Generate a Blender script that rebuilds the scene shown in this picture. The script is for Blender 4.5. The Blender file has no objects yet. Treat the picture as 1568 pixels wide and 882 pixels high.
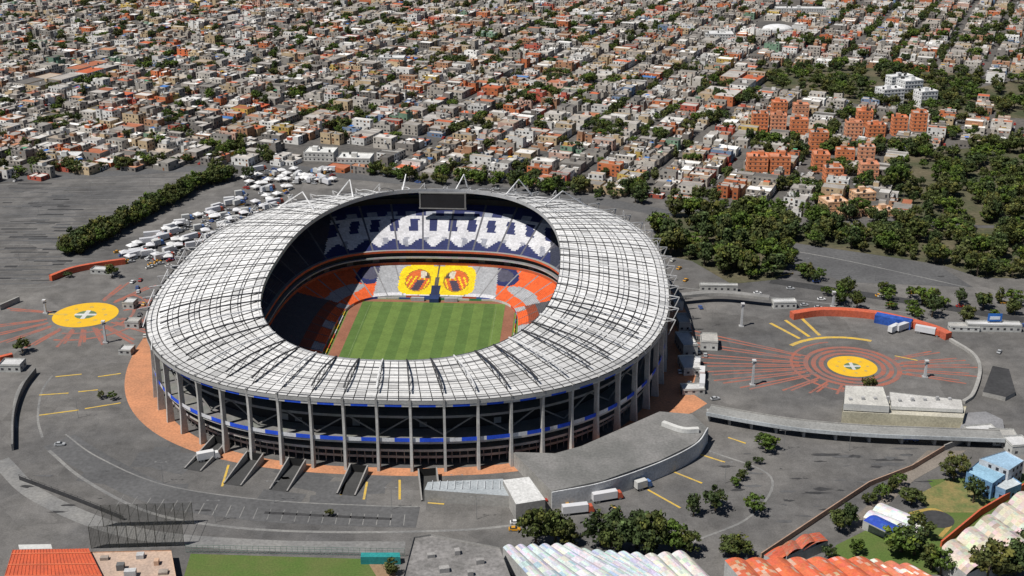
import bpy, math, random
import numpy as np
from mathutils import Vector
random.seed(7); rng=np.random.default_rng(7)
R=random.random
U=random.uniform
scene=bpy.context.scene
COL=scene.collection
# ------------------------------------------------ survey (camera station -> ground metres)
H=245.0; F=1900.0; P=math.radians(21.6); cp,sp=math.cos(P),math.sin(P)
def G(u,v,z=0.0):
    dx=(u-784)/F; dy=-(v-441)/F
    rx,ry,rz=dx,cp+dy*sp,-sp+dy*cp
    t=(H-z)/-rz
    return (rx*t,ry*t)
def GP(l,z=0.0): return [G(u,v,z) for u,v in l]
# ------------------------------------------------ materials
def new_mat(name):
    m=bpy.data.materials.new(name); m.use_nodes=True
    nt=m.node_tree; b=nt.nodes['Principled BSDF']; return m,nt,b
def noise_node(nt,scale,detail=6,rough=.6,coord=None):
    n=nt.nodes.new('ShaderNodeTexNoise'); n.inputs['Scale'].default_value=scale
    n.inputs['Detail'].default_value=detail; n.inputs['Roughness'].default_value=rough
    nt.links.new(coord,n.inputs['Vector']); return n
def mix_mul(nt,a,b,fac=1.0,mode='MULTIPLY'):
    m=nt.nodes.new('ShaderNodeMix'); m.data_type='RGBA'; m.blend_type=mode
    m.inputs[0].default_value=fac
    nt.links.new(a,m.inputs[6]); nt.links.new(b,m.inputs[7]); return m.outputs[2]
def ramp(nt,src,lo,hi,p0=.3,p1=.7):
    r=nt.nodes.new('ShaderNodeValToRGB'); e=r.color_ramp.elements
    e[0].position=p0; e[1].position=p1
    e[0].color=(*lo,1) if hasattr(lo,'__len__') else (lo,lo,lo,1)
    e[1].color=(*hi,1) if hasattr(hi,'__len__') else (hi,hi,hi,1)
    nt.links.new(src,r.inputs[0]); return r.outputs[0]
def mat(name,c,c2=None,s1=.06,s2=1.2,amp=.25,rough=.85,attr=False,metal=0,spec=.3):
    m,nt,b=new_mat(name)
    g=nt.nodes.new('ShaderNodeNewGeometry').outputs['Position']
    n1=noise_node(nt,s1,7,.62,g); n2=noise_node(nt,s2,4,.6,g)
    if attr:
        a=nt.nodes.new('ShaderNodeAttribute'); a.attribute_name='Col'; base=a.outputs['Color']
    else:
        c2=c2 or tuple(x*(1-amp) for x in c)
        base=ramp(nt,n1.outputs['Fac'],c2,c,.38,.62)
    v=ramp(nt,n2.outputs['Fac'],1-amp,1+amp*.6,.3,.7)
    out=mix_mul(nt,base,v)
    if attr:
        v1=ramp(nt,n1.outputs['Fac'],1-amp,1+amp*.3,.35,.65); out=mix_mul(nt,out,v1)
    nt.links.new(out,b.inputs['Base Color']); b.inputs['Roughness'].default_value=rough
    b.inputs['Metallic'].default_value=metal; b.inputs['Specular IOR Level'].default_value=spec
    return m
M_vc=mat('painted_masonry',None,attr=True,s1=.15,s2=1.5,amp=.2,rough=.85)
M_steel=mat('weathered_steel',None,attr=True,s1=.1,s2=.8,amp=.2,rough=.5)
M_leaf=mat('foliage',None,attr=True,s1=.2,s2=1.,amp=.3,rough=.7,spec=.2)
M_car=mat('car_paint',None,attr=True,s1=.5,s2=2,amp=.05,rough=.3,spec=.5)
M_seat=mat('stadium_seats',None,attr=True,s1=.2,s2=1.7,amp=.15,rough=.7)
def roofmat():
    m,nt,b=new_mat('roof_panel_acrylic')
    g=nt.nodes.new('ShaderNodeNewGeometry').outputs['Position']
    a=nt.nodes.new('ShaderNodeAttribute'); a.attribute_name='Col'
    n1=noise_node(nt,.05,6,.6,g); n2=noise_node(nt,1.1,6,.7,g)
    o=mix_mul(nt,a.outputs['Color'],ramp(nt,n1.outputs['Fac'],.86,1.04,.35,.65))
    o=mix_mul(nt,o,ramp(nt,n2.outputs['Fac'],.82,1.06,.3,.6))
    nt.links.new(o,b.inputs['Base Color']); b.inputs['Roughness'].default_value=.45; return m
M_roof=roofmat()
def asphalt():
    m,nt,b=new_mat('asphalt')
    g=nt.nodes.new('ShaderNodeNewGeometry').outputs['Position']
    n1=noise_node(nt,.012,8,.62,g); n2=noise_node(nt,.11,8,.72,g); n3=noise_node(nt,1.6,4,.7,g)
    o=ramp(nt,n1.outputs['Fac'],(.112,.110,.110),(.185,.176,.166),.36,.64)
    o=mix_mul(nt,o,ramp(nt,n2.outputs['Fac'],.66,1.15,.3,.66))
    o=mix_mul(nt,o,ramp(nt,n3.outputs['Fac'],.75,1.18,.3,.7))
    v=nt.nodes.new('ShaderNodeTexVoronoi'); v.inputs['Scale'].default_value=.045; v.distance='CHEBYCHEV'
    nt.links.new(g,v.inputs['Vector'])
    s=nt.nodes.new('ShaderNodeSeparateColor'); nt.links.new(v.outputs['Color'],s.inputs[0])
    o=mix_mul(nt,o,ramp(nt,s.outputs[0],.82,1.1,0,1))
    nt.links.new(o,b.inputs['Base Color']); b.inputs['Roughness'].default_value=.9; b.inputs['Specular IOR Level'].default_value=.2
    return m
M_asph=asphalt()
M_dark=mat('dark_asphalt',(.055,.055,.057),s2=.6)
M_mid=mat('mid_asphalt',(.12,.12,.122),(.09,.09,.092),s1=.03,s2=.6)
M_lane=mat('worn_asphalt',(.25,.245,.235),(.17,.17,.17),s1=.04,s2=.8)
M_terra=mat('terracotta_paving',(.56,.25,.13),(.42,.20,.11),s1=.08,s2=1.,amp=.25)
M_red=mat('red_ground_paint',(.36,.12,.08),(.22,.13,.115),s1=.2,s2=2,amp=.2)
M_yel=mat('yellow_ground_paint',(.66,.43,.05),(.45,.33,.12),s1=.35,s2=2,amp=.2)
M_yel2=mat('yellow_disc_paint',(.74,.45,.02),(.68,.40,.03),s1=.3,s2=2,amp=.12)
M_white=mat('white_paint',(.6,.6,.58),s2=1,amp=.15)
M_conc=mat('concrete',(.36,.35,.33),(.27,.265,.25),s1=.08,s2=1.1,amp=.22)
M_concD=mat('dark_concrete',(.22,.215,.21),(.15,.15,.145),s1=.06,s2=1.,amp=.25)
M_grass=mat('grass',(.085,.14,.03),(.11,.14,.04),s1=.1,s2=1.5,amp=.25)
M_city=mat('city_ground',(.13,.12,.11),(.085,.082,.078),s1=.03,s2=.3,amp=.3)
M_soil=mat('dry_soil',(.13,.11,.07),(.06,.07,.035),s1=.03,s2=.4,amp=.3)
M_redwall=mat('red_painted_wall',(.6,.12,.05),(.5,.12,.07),s2=1)
# ------------------------------------------------ geometry helpers
def link(o,parent=None):
    COL.objects.link(o)
    if parent is not None: o.parent=parent
    return o
def empty(name,loc=(0,0,0),rz=0):
    e=bpy.data.objects.new(name,None); e.location=loc; e.rotation_euler=(0,0,rz); e.empty_display_size=1; COL.objects.link(e); return e
class Soup:
    def __init__(s): s.q=[]; s.c=[]
    def quad(s,a,b,c,d,col):
        s.q.append(np.array([[a,b,c,d]],dtype=float)); s.c.append(np.array([col[:3]],dtype=float))
    def arr(s,Q,C): s.q.append(Q); s.c.append(C)
    def boxes(s,cx,cy,z0,sx,sy,h,rot,cw,cr,par=0.0):
        cx,cy,z0,sx,sy,h,rot=[np.atleast_1d(np.asarray(t,float)) for t in (cx,cy,z0,sx,sy,h,rot)]
        n=max(map(len,(cx,cy,z0,sx,sy,h,rot)))
        cx,cy,z0,sx,sy,h,rot=[np.broadcast_to(t,(n,)) for t in (cx,cy,z0,sx,sy,h,rot)]
        cw=np.broadcast_to(np.asarray(cw,float),(n,3)); cr=np.broadcast_to(np.asarray(cr,float),(n,3))
        co,si=np.cos(rot),np.sin(rot); P4=[]
        for ax,ay in ((-.5,-.5),(.5,-.5),(.5,.5),(-.5,.5)):
            lx=ax*sx; ly=ay*sy; P4.append((cx+lx*co-ly*si, cy+lx*si+ly*co))
        def V(k,z): return np.stack([P4[k][0],P4[k][1],z],1)
        top=z0+h
        for k in range(4):
            k2=(k+1)%4
            s.arr(np.stack([V(k,z0),V(k2,z0),V(k2,top),V(k,top)],1),cw)
        zt=top-par
        s.arr(np.stack([V(0,zt),V(1,zt),V(2,zt),V(3,zt)],1),cr)
    def box(s,cx,cy,z0,sx,sy,h,rot=0,cw=(.5,.5,.5),cr=None,par=0): s.boxes(cx,cy,z0,sx,sy,h,rot,cw,cr if cr is not None else cw,par)
    def beam(s,p,q,w,col,w2=None):
        p=np.array(p,float); q=np.array(q,float); d=q-p; L=np.linalg.norm(d)
        if L<1e-6: return
        d/=L; up=np.array([0,0,1.]) if abs(d[2])<.95 else np.array([1.,0,0])
        a=np.cross(d,up); a/=np.linalg.norm(a); b=np.cross(a,d); w2=w if w2 is None else w2
        c1=[p+(a*i+b*j)*w/2 for i,j in((-1,-1),(1,-1),(1,1),(-1,1))]
        c2=[q+(a*i+b*j)*w2/2 for i,j in((-1,-1),(1,-1),(1,1),(-1,1))]
        Q=[[c1[k],c1[(k+1)%4],c2[(k+1)%4],c2[k]] for k in range(4)]+[c1[::-1],c2]
        s.arr(np.array(Q),np.tile(np.array(col[:3],float),(6,1)))
    def poly_prism(s,pts,z0,z1,cw,cr=None):
        n=len(pts)
        for k in range(n):
            a=pts[k]; b=pts[(k+1)%n]
            s.quad((*a,z0),(*b,z0),(*b,z1),(*a,z1),cw)
    def mesh(s,name,m):
        Q=np.concatenate(s.q); C=np.concatenate(s.c); n=len(Q)
        me=bpy.data.meshes.new(name); me.vertices.add(n*4); me.loops.add(n*4); me.polygons.add(n)
        me.vertices.foreach_set('co',Q.reshape(-1).astype(np.float32))
        me.loops.foreach_set('vertex_index',np.arange(n*4,dtype=np.int32))
        me.polygons.foreach_set('loop_start',np.arange(0,n*4,4,dtype=np.int32))
        a=me.color_attributes.new('Col','FLOAT_COLOR','CORNER')
        c=np.ones((n,4,4),np.float32); c[:,:,:3]=C[:,None,:]
        a.data.foreach_set('color',c.reshape(-1))
        me.update(calc_edges=True); me.materials.append(m); return me
    def obj(s,name,m,parent=None): return link(bpy.data.objects.new(name,s.mesh(name,m)),parent)
def sheet(name,pts,z,m,parent=None):
    me=bpy.data.meshes.new(name); me.from_pydata([(x,y,z) for x,y in pts],[],[list(range(len(pts)))]); me.update()
    if me.polygons[0].normal.z<0: me.flip_normals()
    me.materials.append(m); return link(bpy.data.objects.new(name,me),parent)
def prism(name,pts,z0,z1,mw,mr,parent=None,par=0.0):
    n=len(pts); vs=[(x,y,z0) for x,y in pts]+[(x,y,z1) for x,y in pts]
    fs=[[k,(k+1)%n,n+(k+1)%n,n+k] for k in range(n)]
    if par>0:
        vs+=[(x,y,z1-par) for x,y in pts]; fs.append([2*n+k for k in range(n)])
    else: fs.append([n+k for k in range(n)])
    me=bpy.data.meshes.new(name); me.from_pydata(vs,[],fs); me.materials.append(mw); me.materials.append(mr)
    me.polygons[n].material_index=1; me.update(); return link(bpy.data.objects.new(name,me),parent)
def smooth(pts,k=8):
    pts=[np.array(p,float) for p in pts]; P_=[2*pts[0]-pts[1]]+pts+[2*pts[-1]-pts[-2]]; o=[]
    for i in range(1,len(P_)-2):
        for j in range(k):
            t=j/k; a,b,c,d=P_[i-1:i+3]
            o.append(.5*((2*b)+(-a+c)*t+(2*a-5*b+4*c-d)*t*t+(-a+3*b-3*c+d)*t**3))
    o.append(pts[-1]); return o
def offset(path,w):
    path=np.array(path); t=np.gradient(path,axis=0); t/=np.linalg.norm(t,axis=1)[:,None]+1e-9
    nrm=np.stack([-t[:,1],t[:,0]],1); return path+nrm*w
def ribbon(name,path,w,z,m,parent=None,sm=True,obj=True):
    if sm and len(path)>2: path=smooth(path)
    a=offset(path,w/2); b=offset(path,-w/2); n=len(a)
    vs=[(x,y,z) for x,y in a]+[(x,y,z) for x,y in b]; fs=[[n+i,n+i+1,i+1,i] for i in range(n-1)]
    me=bpy.data.meshes.new(name); me.from_pydata(vs,[],fs); me.materials.append(m); me.update()
    return link(bpy.data.objects.new(name,me),parent)
def wall(name,path,w,z0,z1,m,parent=None,sm=True,mt=None):
    if sm and len(path)>2: path=smooth(path)
    a=offset(path,w/2); b=offset(path,-w/2); n=len(a); vs=[];fs=[];mi=[]
    for i in range(n): vs+=[(*a[i],z0),(*a[i],z1),(*b[i],z1),(*b[i],z0)]
    for i in range(n-1):
        k=4*i
        for j in range(3): fs.append([k+j,k+j+1,k+5+j,k+4+j]); mi.append(1 if j==1 else 0)
    fs+= [[0,1,2,3],[4*n-4,4*n-3,4*n-2,4*n-1]]; mi+=[0,0]
    me=bpy.data.meshes.new(name); me.from_pydata(vs,[],fs); me.materials.append(m); me.materials.append(mt or m)
    me.polygons.foreach_set('material_index',mi); me.update(); return link(bpy.data.objects.new(name,me),parent)
def arc(name,c,r0,r1,a0,a1,z,m,parent=None,n=None):
    n=n or max(6,int(abs(a1-a0)/4)); vs=[];fs=[]
    for i in range(n+1):
        a=math.radians(a0+(a1-a0)*i/n)
        vs+=[(c[0]+r0*math.cos(a),c[1]+r0*math.sin(a),z),(c[0]+r1*math.cos(a),c[1]+r1*math.sin(a),z)]
    for i in range(n): fs.append([2*i,2*i+1,2*i+3,2*i+2])
    me=bpy.data.meshes.new(name); me.from_pydata(vs,[],fs); me.materials.append(m); me.update(); return link(bpy.data.objects.new(name,me),parent)
def inpoly(x,y,poly):
    x=np.asarray(x);y=np.asarray(y); ins=np.zeros(x.shape,bool); n=len(poly)
    for i in range(n):
        x1,y1=poly[i]; x2,y2=poly[(i+1)%n]
        if y1==y2: continue
        c=((y1>y)!=(y2>y))&(x<(x2-x1)*(y-y1)/(y2-y1)+x1); ins^=c
    return ins
# ------------------------------------------------ stadium frame
CX,CY,YAW=-45.,560.,math.radians(3)
def SW(x,y): return (CX+x*math.cos(YAW)+y*math.sin(YAW), CY-x*math.sin(YAW)+y*math.cos(YAW))
def ring(a,b,n,N):
    t=np.linspace(0,2*math.pi,8193); c,s=np.cos(t),np.sin(t)
    x=a*np.sign(c)*np.abs(c)**(2/n); y=b*np.sign(s)*np.abs(s)**(2/n)
    L=np.concatenate([[0],np.cumsum(np.hypot(np.diff(x),np.diff(y)))]); l=np.linspace(0,L[-1],N+1)[:-1]
    return np.stack([np.interp(l,L,x),np.interp(l,L,y)],1)
# ground with the stadium pit left open
N=128; r0=ring(104,120,2.6,N); vs=[];fs=[]
rads=[None,(150,170),(260,280),(600,600),(2000,2000),(9000,9000)]
for k,rd in enumerate(rads):
    if rd is None: pts=r0
    else: pts=ring(rd[0],rd[1],2.2,N)
    for x,y in pts: vs.append((*SW(x,y),0))
for k in range(len(rads)-1):
    for i in range(N):
        j=(i+1)%N; fs.append([k*N+i,(k+1)*N+i,(k+1)*N+j,k*N+j])
me=bpy.data.meshes.new('ground'); me.from_pydata(vs,[],fs); me.materials.append(M_asph); me.update(); link(bpy.data.objects.new('ground',me))

ST=empty('football_stadium',(CX,CY,0),-YAW)
NB=64
# --- roof
sub=3; NR=NB*sub
ro=ring(119.5,135,2.6,NR); ri=ring(68,115,2.45,NR); ZO,ZI=30.5,38.0
def rp(i,f,dz=0):
    i%=NR; p=ro[i]*(1-f)+ri[i]*f; return np.array([p[0],p[1],ZO+(ZI-ZO)*(f**.9)+dz])
def rpf(i,f,dz=0):
    i0=int(math.floor(i)); t=i-i0; return rp(i0,f,dz)*(1-t)+rp(i0+1,f,dz)*t
S=Soup(); KR=11
for i in range(NR):
    for k in range(KR):
        f0,f1=k/KR+.005,(k+1)/KR-.005
        g=U(.78,.88) if R()>.06 else U(.5,.68)
        y=ro[i][1]
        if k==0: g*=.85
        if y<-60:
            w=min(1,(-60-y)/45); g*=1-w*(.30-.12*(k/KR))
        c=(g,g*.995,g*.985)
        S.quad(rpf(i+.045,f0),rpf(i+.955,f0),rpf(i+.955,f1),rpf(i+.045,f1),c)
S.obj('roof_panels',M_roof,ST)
S=Soup()
for i in range(NR):
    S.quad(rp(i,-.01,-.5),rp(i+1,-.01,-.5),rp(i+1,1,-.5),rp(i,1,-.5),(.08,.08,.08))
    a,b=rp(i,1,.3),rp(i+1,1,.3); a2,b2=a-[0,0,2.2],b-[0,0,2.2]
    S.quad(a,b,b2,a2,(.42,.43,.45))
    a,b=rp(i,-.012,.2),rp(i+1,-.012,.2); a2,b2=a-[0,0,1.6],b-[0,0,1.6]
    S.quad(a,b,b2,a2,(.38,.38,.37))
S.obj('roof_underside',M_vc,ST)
S=Soup()
for i in range(NB):
    ii=i*sub; front=ro[ii][1]<-60
    white=(i%3==0) if front else (i%2==0)
    c=(.66,.66,.66) if white else (.05,.05,.055)
    w=.5 if front else .34
    rear=ro[ii][1]>85
    hgt=3.0 if front else 1.5
    top=lambda f:rp(ii,f,(hgt*math.sin(math.pi*min(1,max(0,(f+.1)/1.1))**.8)+.5))
    fs_=np.linspace(-.06,1,7)
    for a,b in zip(fs_[:-1],fs_[1:]):
        S.beam(top(a),top(b),w,c); S.beam(rp(ii,a,.12),rp(ii,b,.12),.36,(.05,.05,.05))
        if front: m=(a+b)/2; S.beam(rp(ii,a,.15),top(b),.16,c)
    o=rp(ii,0); d=ro[ii]/np.linalg.norm(ro[ii]); e=np.array([o[0]+d[0]*4.5,o[1]+d[1]*4.5,ZO+1.5])
    cc=(.55,.55,.55)
    if not front:
        S.beam(top(.1),e,.35,cc); S.beam(e,[o[0]+d[0]*1.5,o[1]+d[1]*1.5,ZO-6],.35,cc); S.beam(o,e,.25,cc)
    if rear and i%3==0:
        pk=rp(ii,.55,9.5); S.beam(rp(ii,.1,0),pk,.8,(.75,.75,.75),.4); S.beam(rp(ii+1,.8,0),pk,.7,(.75,.75,.75),.4)
    elif i%2==1 and (abs(ro[ii][0])>90 or rear):
        pk=rp(ii,.02,5); S.beam(rp(ii,.0,0),pk,.3,(.6,.6,.6)); S.beam(rp(ii+1,-.03,0),pk,.3,(.6,.6,.6))
for k,f in enumerate((.04,.22,.41,.6,.79,.97)):
    for i in range(NR):
        dz=.3
        S.beam(rp(i,f,dz),rp(i+1,f,dz),.18,(.14,.14,.15) if k%2==0 else (.6,.6,.6))
S.obj('roof_trusses',M_steel,ST)
# --- facade
S=Soup(); oc=ring(118,134,2.6,NB*4); ow=ring(107,123,2.6,NB*4); om=ring(113.5,129.5,2.6,NB*4); NF=NB*4
def strip(S,ra,za,rb,zb,col,j=.04,colf=None):
    n=len(ra)
    for i in range(n):
        k=(i+1)%n; c=colf(i) if colf else tuple(x*U(1-j,1+j) for x in col)
        S.quad((*ra[i],za),(*ra[k],za),(*rb[k],zb),(*rb[i],zb),c)
strip(S,ow,0,ow,30,(.035,.033,.032))
for z,rr,c in ((3.4,om,(.40,.38,.35)),(7.6,oc*.985,(.50,.48,.45)),(12.2,oc,(.50,.49,.47)),(21,om,(.27,.265,.26)),(27.5,om,(.25,.25,.25))):
    strip(S,ow,z,rr,z,(.2,.2,.19)); strip(S,rr,z-.9 ,rr,z+.15,c)
r3=ring(118.4,134.4,2.6,NF); r4=ring(119.1,135.1,2.6,NF)
def blue(i): return (.02,.09,.70) if ((i//2)%2 or R()<.3) else (.68,.69,.72)
strip(S,r3,12.4,r3,14.1,None,colf=blue)
def blue2(i): return (.02,.09,.65) if (i%4 in (1,2)) else (.5,.5,.5)
strip(S,r4,27.9,r4,29.5,None,colf=blue2)
for i in range(NF):
    if R()<.55:
        z=random.choice([0.2,0.2,3.6,3.6,7.8,13.,21.2]); h=U(1.6,2.8); a=ow[i]*.985+om[i]*.015; k=(i+1)%NF; b=ow[k]*.985+om[k]*.015
        g=U(.12,.45); S.quad((*a,z),(*b,z),(*b,z+h),(*a,z+h),(g,g*.97,g*.93))
for i in range(NB):
    q=om[(i*4+4)%NF]
    if i%2==0: S.beam((*om[i*4],13),(*q,21),.5,(.24,.23,.22))
    else: S.beam((*om[i*4],21),(*q,13),.5,(.24,.23,.22))
    for j in range(4):   # thin mullion posts and people-height railings on the lower floors
        p=om[(i*4+j)%NF]; S.beam((*p,0),(*p,7.5),.3,(.33,.31,.29))
S.obj('concourse_floors',M_vc,ST)
S=Soup()
for i in range(NB):
    p=oc[i*4]; t=oc[(i*4+1)%NF]-oc[(i*4-1)%NF]; t/=np.linalg.norm(t); n=np.array([t[1],-t[0]])
    prof=[(0,.56,-1.2,2.0),(9,.52,-1.0,1.4),(22,.48,-.9,1.0),(27,.48,-1.6,1.1),(31.0,.45,-3.4,1.7)]
    g=U(.44,.56)
    for (z0,w0,a0,b0),(z1,w1,a1,b1) in zip(prof[:-1],prof[1:]):
        def cr(z,w,a,b): return [np.array([*(p+t*s*w+n*m),z]) for s,m in((-1,a),(1,a),(1,b),(-1,b))]
        A=cr(z0,w0,a0,b0);B=cr(z1,w1,a1,b1)
        for k in range(4): S.quad(A[k],A[(k+1)%4],B[(k+1)%4],B[k],(g,g*.98,g*.94))
S.obj('concrete_columns',M_vc,ST)
# --- seating bowl
NS=620
fr=ring(47,64,4.5,NS); fo=ring(112,129,2.6,NS)
ORG=(.74,.12,.03); NAV=(.018,.026,.11); WHT=(.62,.62,.65); GRY=(.37,.38,.40); YEL=(.82,.60,.012); REDO=(.62,.13,.03)
def c_low(i,x,y,r):
    ax=abs(x)
    if abs(y)>48:
        if ax<2.6 and r<.35: return (.02,.03,.08)
        if ax<.8: return (.10,.09,.08)
        e=((ax-9.5)/11.5)**4+((r-.52)/.48)**4
        if e<1 or (ax<10 and .1<r<.93):
            dx=(ax-10.5)/7.0; dr=(r-.5)/.36; q=dx*dx+dr*dr
            if q<1:
                if q>.86: return (.35,.2,.03)
                if r<.5 and abs(ax-10.5+(r-.3)*9)<2.2: return (.07,.05,.08)      # dark wing stripe
                if r>.58 and ax<9.5: return (.6,.55,.45) if ax>6.5 else (.08,.06,.05)   # head and beak
                if r>.62: return REDO
                if int(ax*1.1+r*9)%3==0: return YEL
                return REDO
            return YEL
        if i%13==0: return (.25,.25,.26)
        if ax>33:
            if ((ax-36)/6)**2+((r-.78)/.2)**2<1: return (.08,.08,.12)
            if ((ax-36)/9)**2+((r-.78)/.34)**2<1: return NAV
            if ((ax-50)/11)**2+((r-.38)/.16)**2<1 and y<80: return GRY
            return ORG
        return GRY if r>.12 else WHT
    if i%13==0: return (.1,.1,.1)
    if r<.22: return (.4,.4,.42) if int((y+200)//9)%3==0 else ORG
    return (.09,.09,.10) if r>.4 else (.25,.06,.03)  # side seats darkened in colour to stand in for shade under the roof
def c_up(i,x,y,r):
    if i%15==0: return (.12,.12,.14)
    if abs(y)>35 and abs(x)<62:
        ph=(x+1000)%11.0
        if r<.14+.07*math.sin(x*.42): return NAV
        if r<.24: return WHT if ph>3 else (.3,.31,.36)
        if .36<r<.58: return NAV if 2.8<ph<7.6 else WHT
        if r>=.66: return NAV if (ph>5.5 or r>.74) else (.32,.34,.40)  # top rows turned navy so the roof's shade is painted in
        return WHT
    return (.03,.035,.06) if (int((y+300)//16)%2) else (.05,.05,.07)  # upper side stands painted near black as if in deep shade
S=Soup()
def tier(s0,z0,s1,z1,rows,cf):
    for k in range(rows):
        a=s0+(s1-s0)*k/rows; b=s0+(s1-s0)*(k+1)/rows; za=z0+(z1-z0)*k/rows; zb=z0+(z1-z0)*(k+1)/rows
        A=fr*(1-a)+fo*a; B=fr*(1-b)+fo*b; r=(k)/rows+.02
        ii=np.arange(NS); jj=(ii+1)%NS; C=np.array([cf(i,A[i,0],A[i,1],r) for i in ii])*rng.uniform(.85,1.1,(NS,1))
        f=lambda arr,z:np.concatenate([arr,np.full((NS,1),z)],1)
        S.arr(np.stack([f(A,za)[ii],f(A,za)[jj],f(A*.35+B*.65,zb)[jj],f(A*.35+B*.65,zb)[ii]],1),C)
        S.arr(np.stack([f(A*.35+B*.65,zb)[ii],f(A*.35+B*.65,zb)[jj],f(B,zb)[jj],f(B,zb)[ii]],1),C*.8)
def band(s0,z0,s1,z1,col):
    A=fr*(1-s0)+fo*s0; B=fr*(1-s1)+fo*s1
    for i in range(0,NS,4):
        j=(i+4)%NS; c=col(i) if callable(col) else tuple(v*U(.9,1.1) for v in col)
        S.quad((*A[i],z0),(*A[j],z0),(*B[j],z1),(*B[i],z1),c)
band(0,-8,0,-6.6,lambda i:[(.5,.5,.5),(.06,.1,.4),(.6,.1,.05),(.6,.6,.6)][(i//12)%4])
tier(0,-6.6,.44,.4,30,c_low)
band(.44,.4,.44,2.0,(.5,.12,.05)); band(.44,2.0,.455,2.0,(.3,.3,.3)); band(.455,2.0,.455,4.6,lambda i:(.02,.02,.024) if (i//4)%4 else (.12,.12,.12))
band(.455,4.6,.42,4.8,(.05,.05,.05)); band(.42,4.8,.42,5.5,(.45,.45,.45)); band(.42,5.5,.45,5.6,(.2,.2,.2)); band(.45,5.6,.45,7.9,(.03,.03,.035))
band(.45,7.9,.43,8.0,(.2,.2,.2)); band(.43,8.0,.43,9.2,(.55,.12,.05)); band(.43,9.2,.46,9.2,(.3,.3,.3))
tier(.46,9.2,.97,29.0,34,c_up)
band(.97,29,.97,31,(.1,.1,.1))
S.obj('seating_bowl',M_seat,ST)
S=Soup(); S.box(0,111,28.5,25,1.6,8.2,0,(.02,.02,.024)); S.box(0,111,36.8,27,2,.6,0,(.2,.2,.2)); S.box(0,111,27.8,27,2,.6,0,(.25,.25,.25))
for x in(-12.8,12.8): S.box(x,111,28.4,.8,2,8.4,0,(.2,.2,.2))
S.obj('scoreboard',M_vc,ST)
def lsheet(name,x0,x1,y0,y1,z,m): 
    return sheet(name,[(x0,y0),(x1,y0),(x1,y1),(x0,y1)],z,m,ST)
M_p1=mat('turf_light',(.135,.21,.05),s1=.15,s2=1.,amp=.18); M_p2=mat('turf_dark',(.095,.165,.04),s1=.15,s2=1.,amp=.18)
M_track=mat('clay_track',(.30,.13,.08),s1=.1,s2=1.,amp=.2)
sheet('pit_floor',[tuple(p) for p in ring(48,65,4.5,80)],-8.02,M_p1,ST)
lsheet('track',-44,44,-61,61,-7.98,M_track)
st=Soup()
n=14; w=77/n
for k in range(n):
    lsheet('mown_stripe',-38.5+k*w,-38.5+(k+1)*w,-57.5,57.5,-7.94,M_p1 if k%2 else M_p2)
def line(x0,x1,y0,y1): st.quad((x0,y0,-7.9),(x1,y0,-7.9),(x1,y1,-7.9),(x0,y1,-7.9),(.26,.33,.17))
lw=.06
for x in(-34,34): line(x-lw,x+lw,-52.5,52.5)
for y in(-52.5,52.5): line(-34,34,y-lw,y+lw)
st.obj('pitch_markings',M_vc,ST)
S=Soup()
for s in(-1,1):
    for k in range(18):
        c=random.choice([(.6,.6,.6),(.05,.1,.4),(.6,.1,.05),(.7,.5,.05)])
        S.box(s*45.2,-50+k*5.9,-8,.3,5.4,1,0,c)
for k in range(14): S.box(-42+k*6.4,61.8,-8,6,.3,1,0,random.choice([(.05,.25,.12),(.5,.5,.5),(.6,.6,.6),(.05,.1,.3)]))
S.obj('advertising_boards',M_vc,ST)
S=Soup()
S.box(0,60.5,-8,5,6,2.2,0,(.02,.04,.12)); S.box(-9,60,-8,7,1.6,2,0,(.4,.4,.42)); S.box(9,60,-8,7,1.6,2,0,(.4,.4,.42))
S.obj('tunnel_canopy',M_vc,ST)
# ------------------------------------------------ terracotta apron
a0=ring(117,133,2.6,160); a1=ring(134,139,2.5,160); vs=[(*SW(*p),.03) for p in a0]+[(*SW(*p),.03) for p in a1]
me=bpy.data.meshes.new('terracotta_apron'); me.from_pydata(vs,[],[[i,160+i,160+(i+1)%160,(i+1)%160] for i in range(160)]); me.materials.append(M_terra); link(bpy.data.objects.new('terracotta_apron',me))
sheet('terracotta_forecourt',GP([(960,668),(1000,650),(1060,632),(1083,618),(1062,604),(1030,590),(1015,600),(985,640)]),.05,M_terra)

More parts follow.
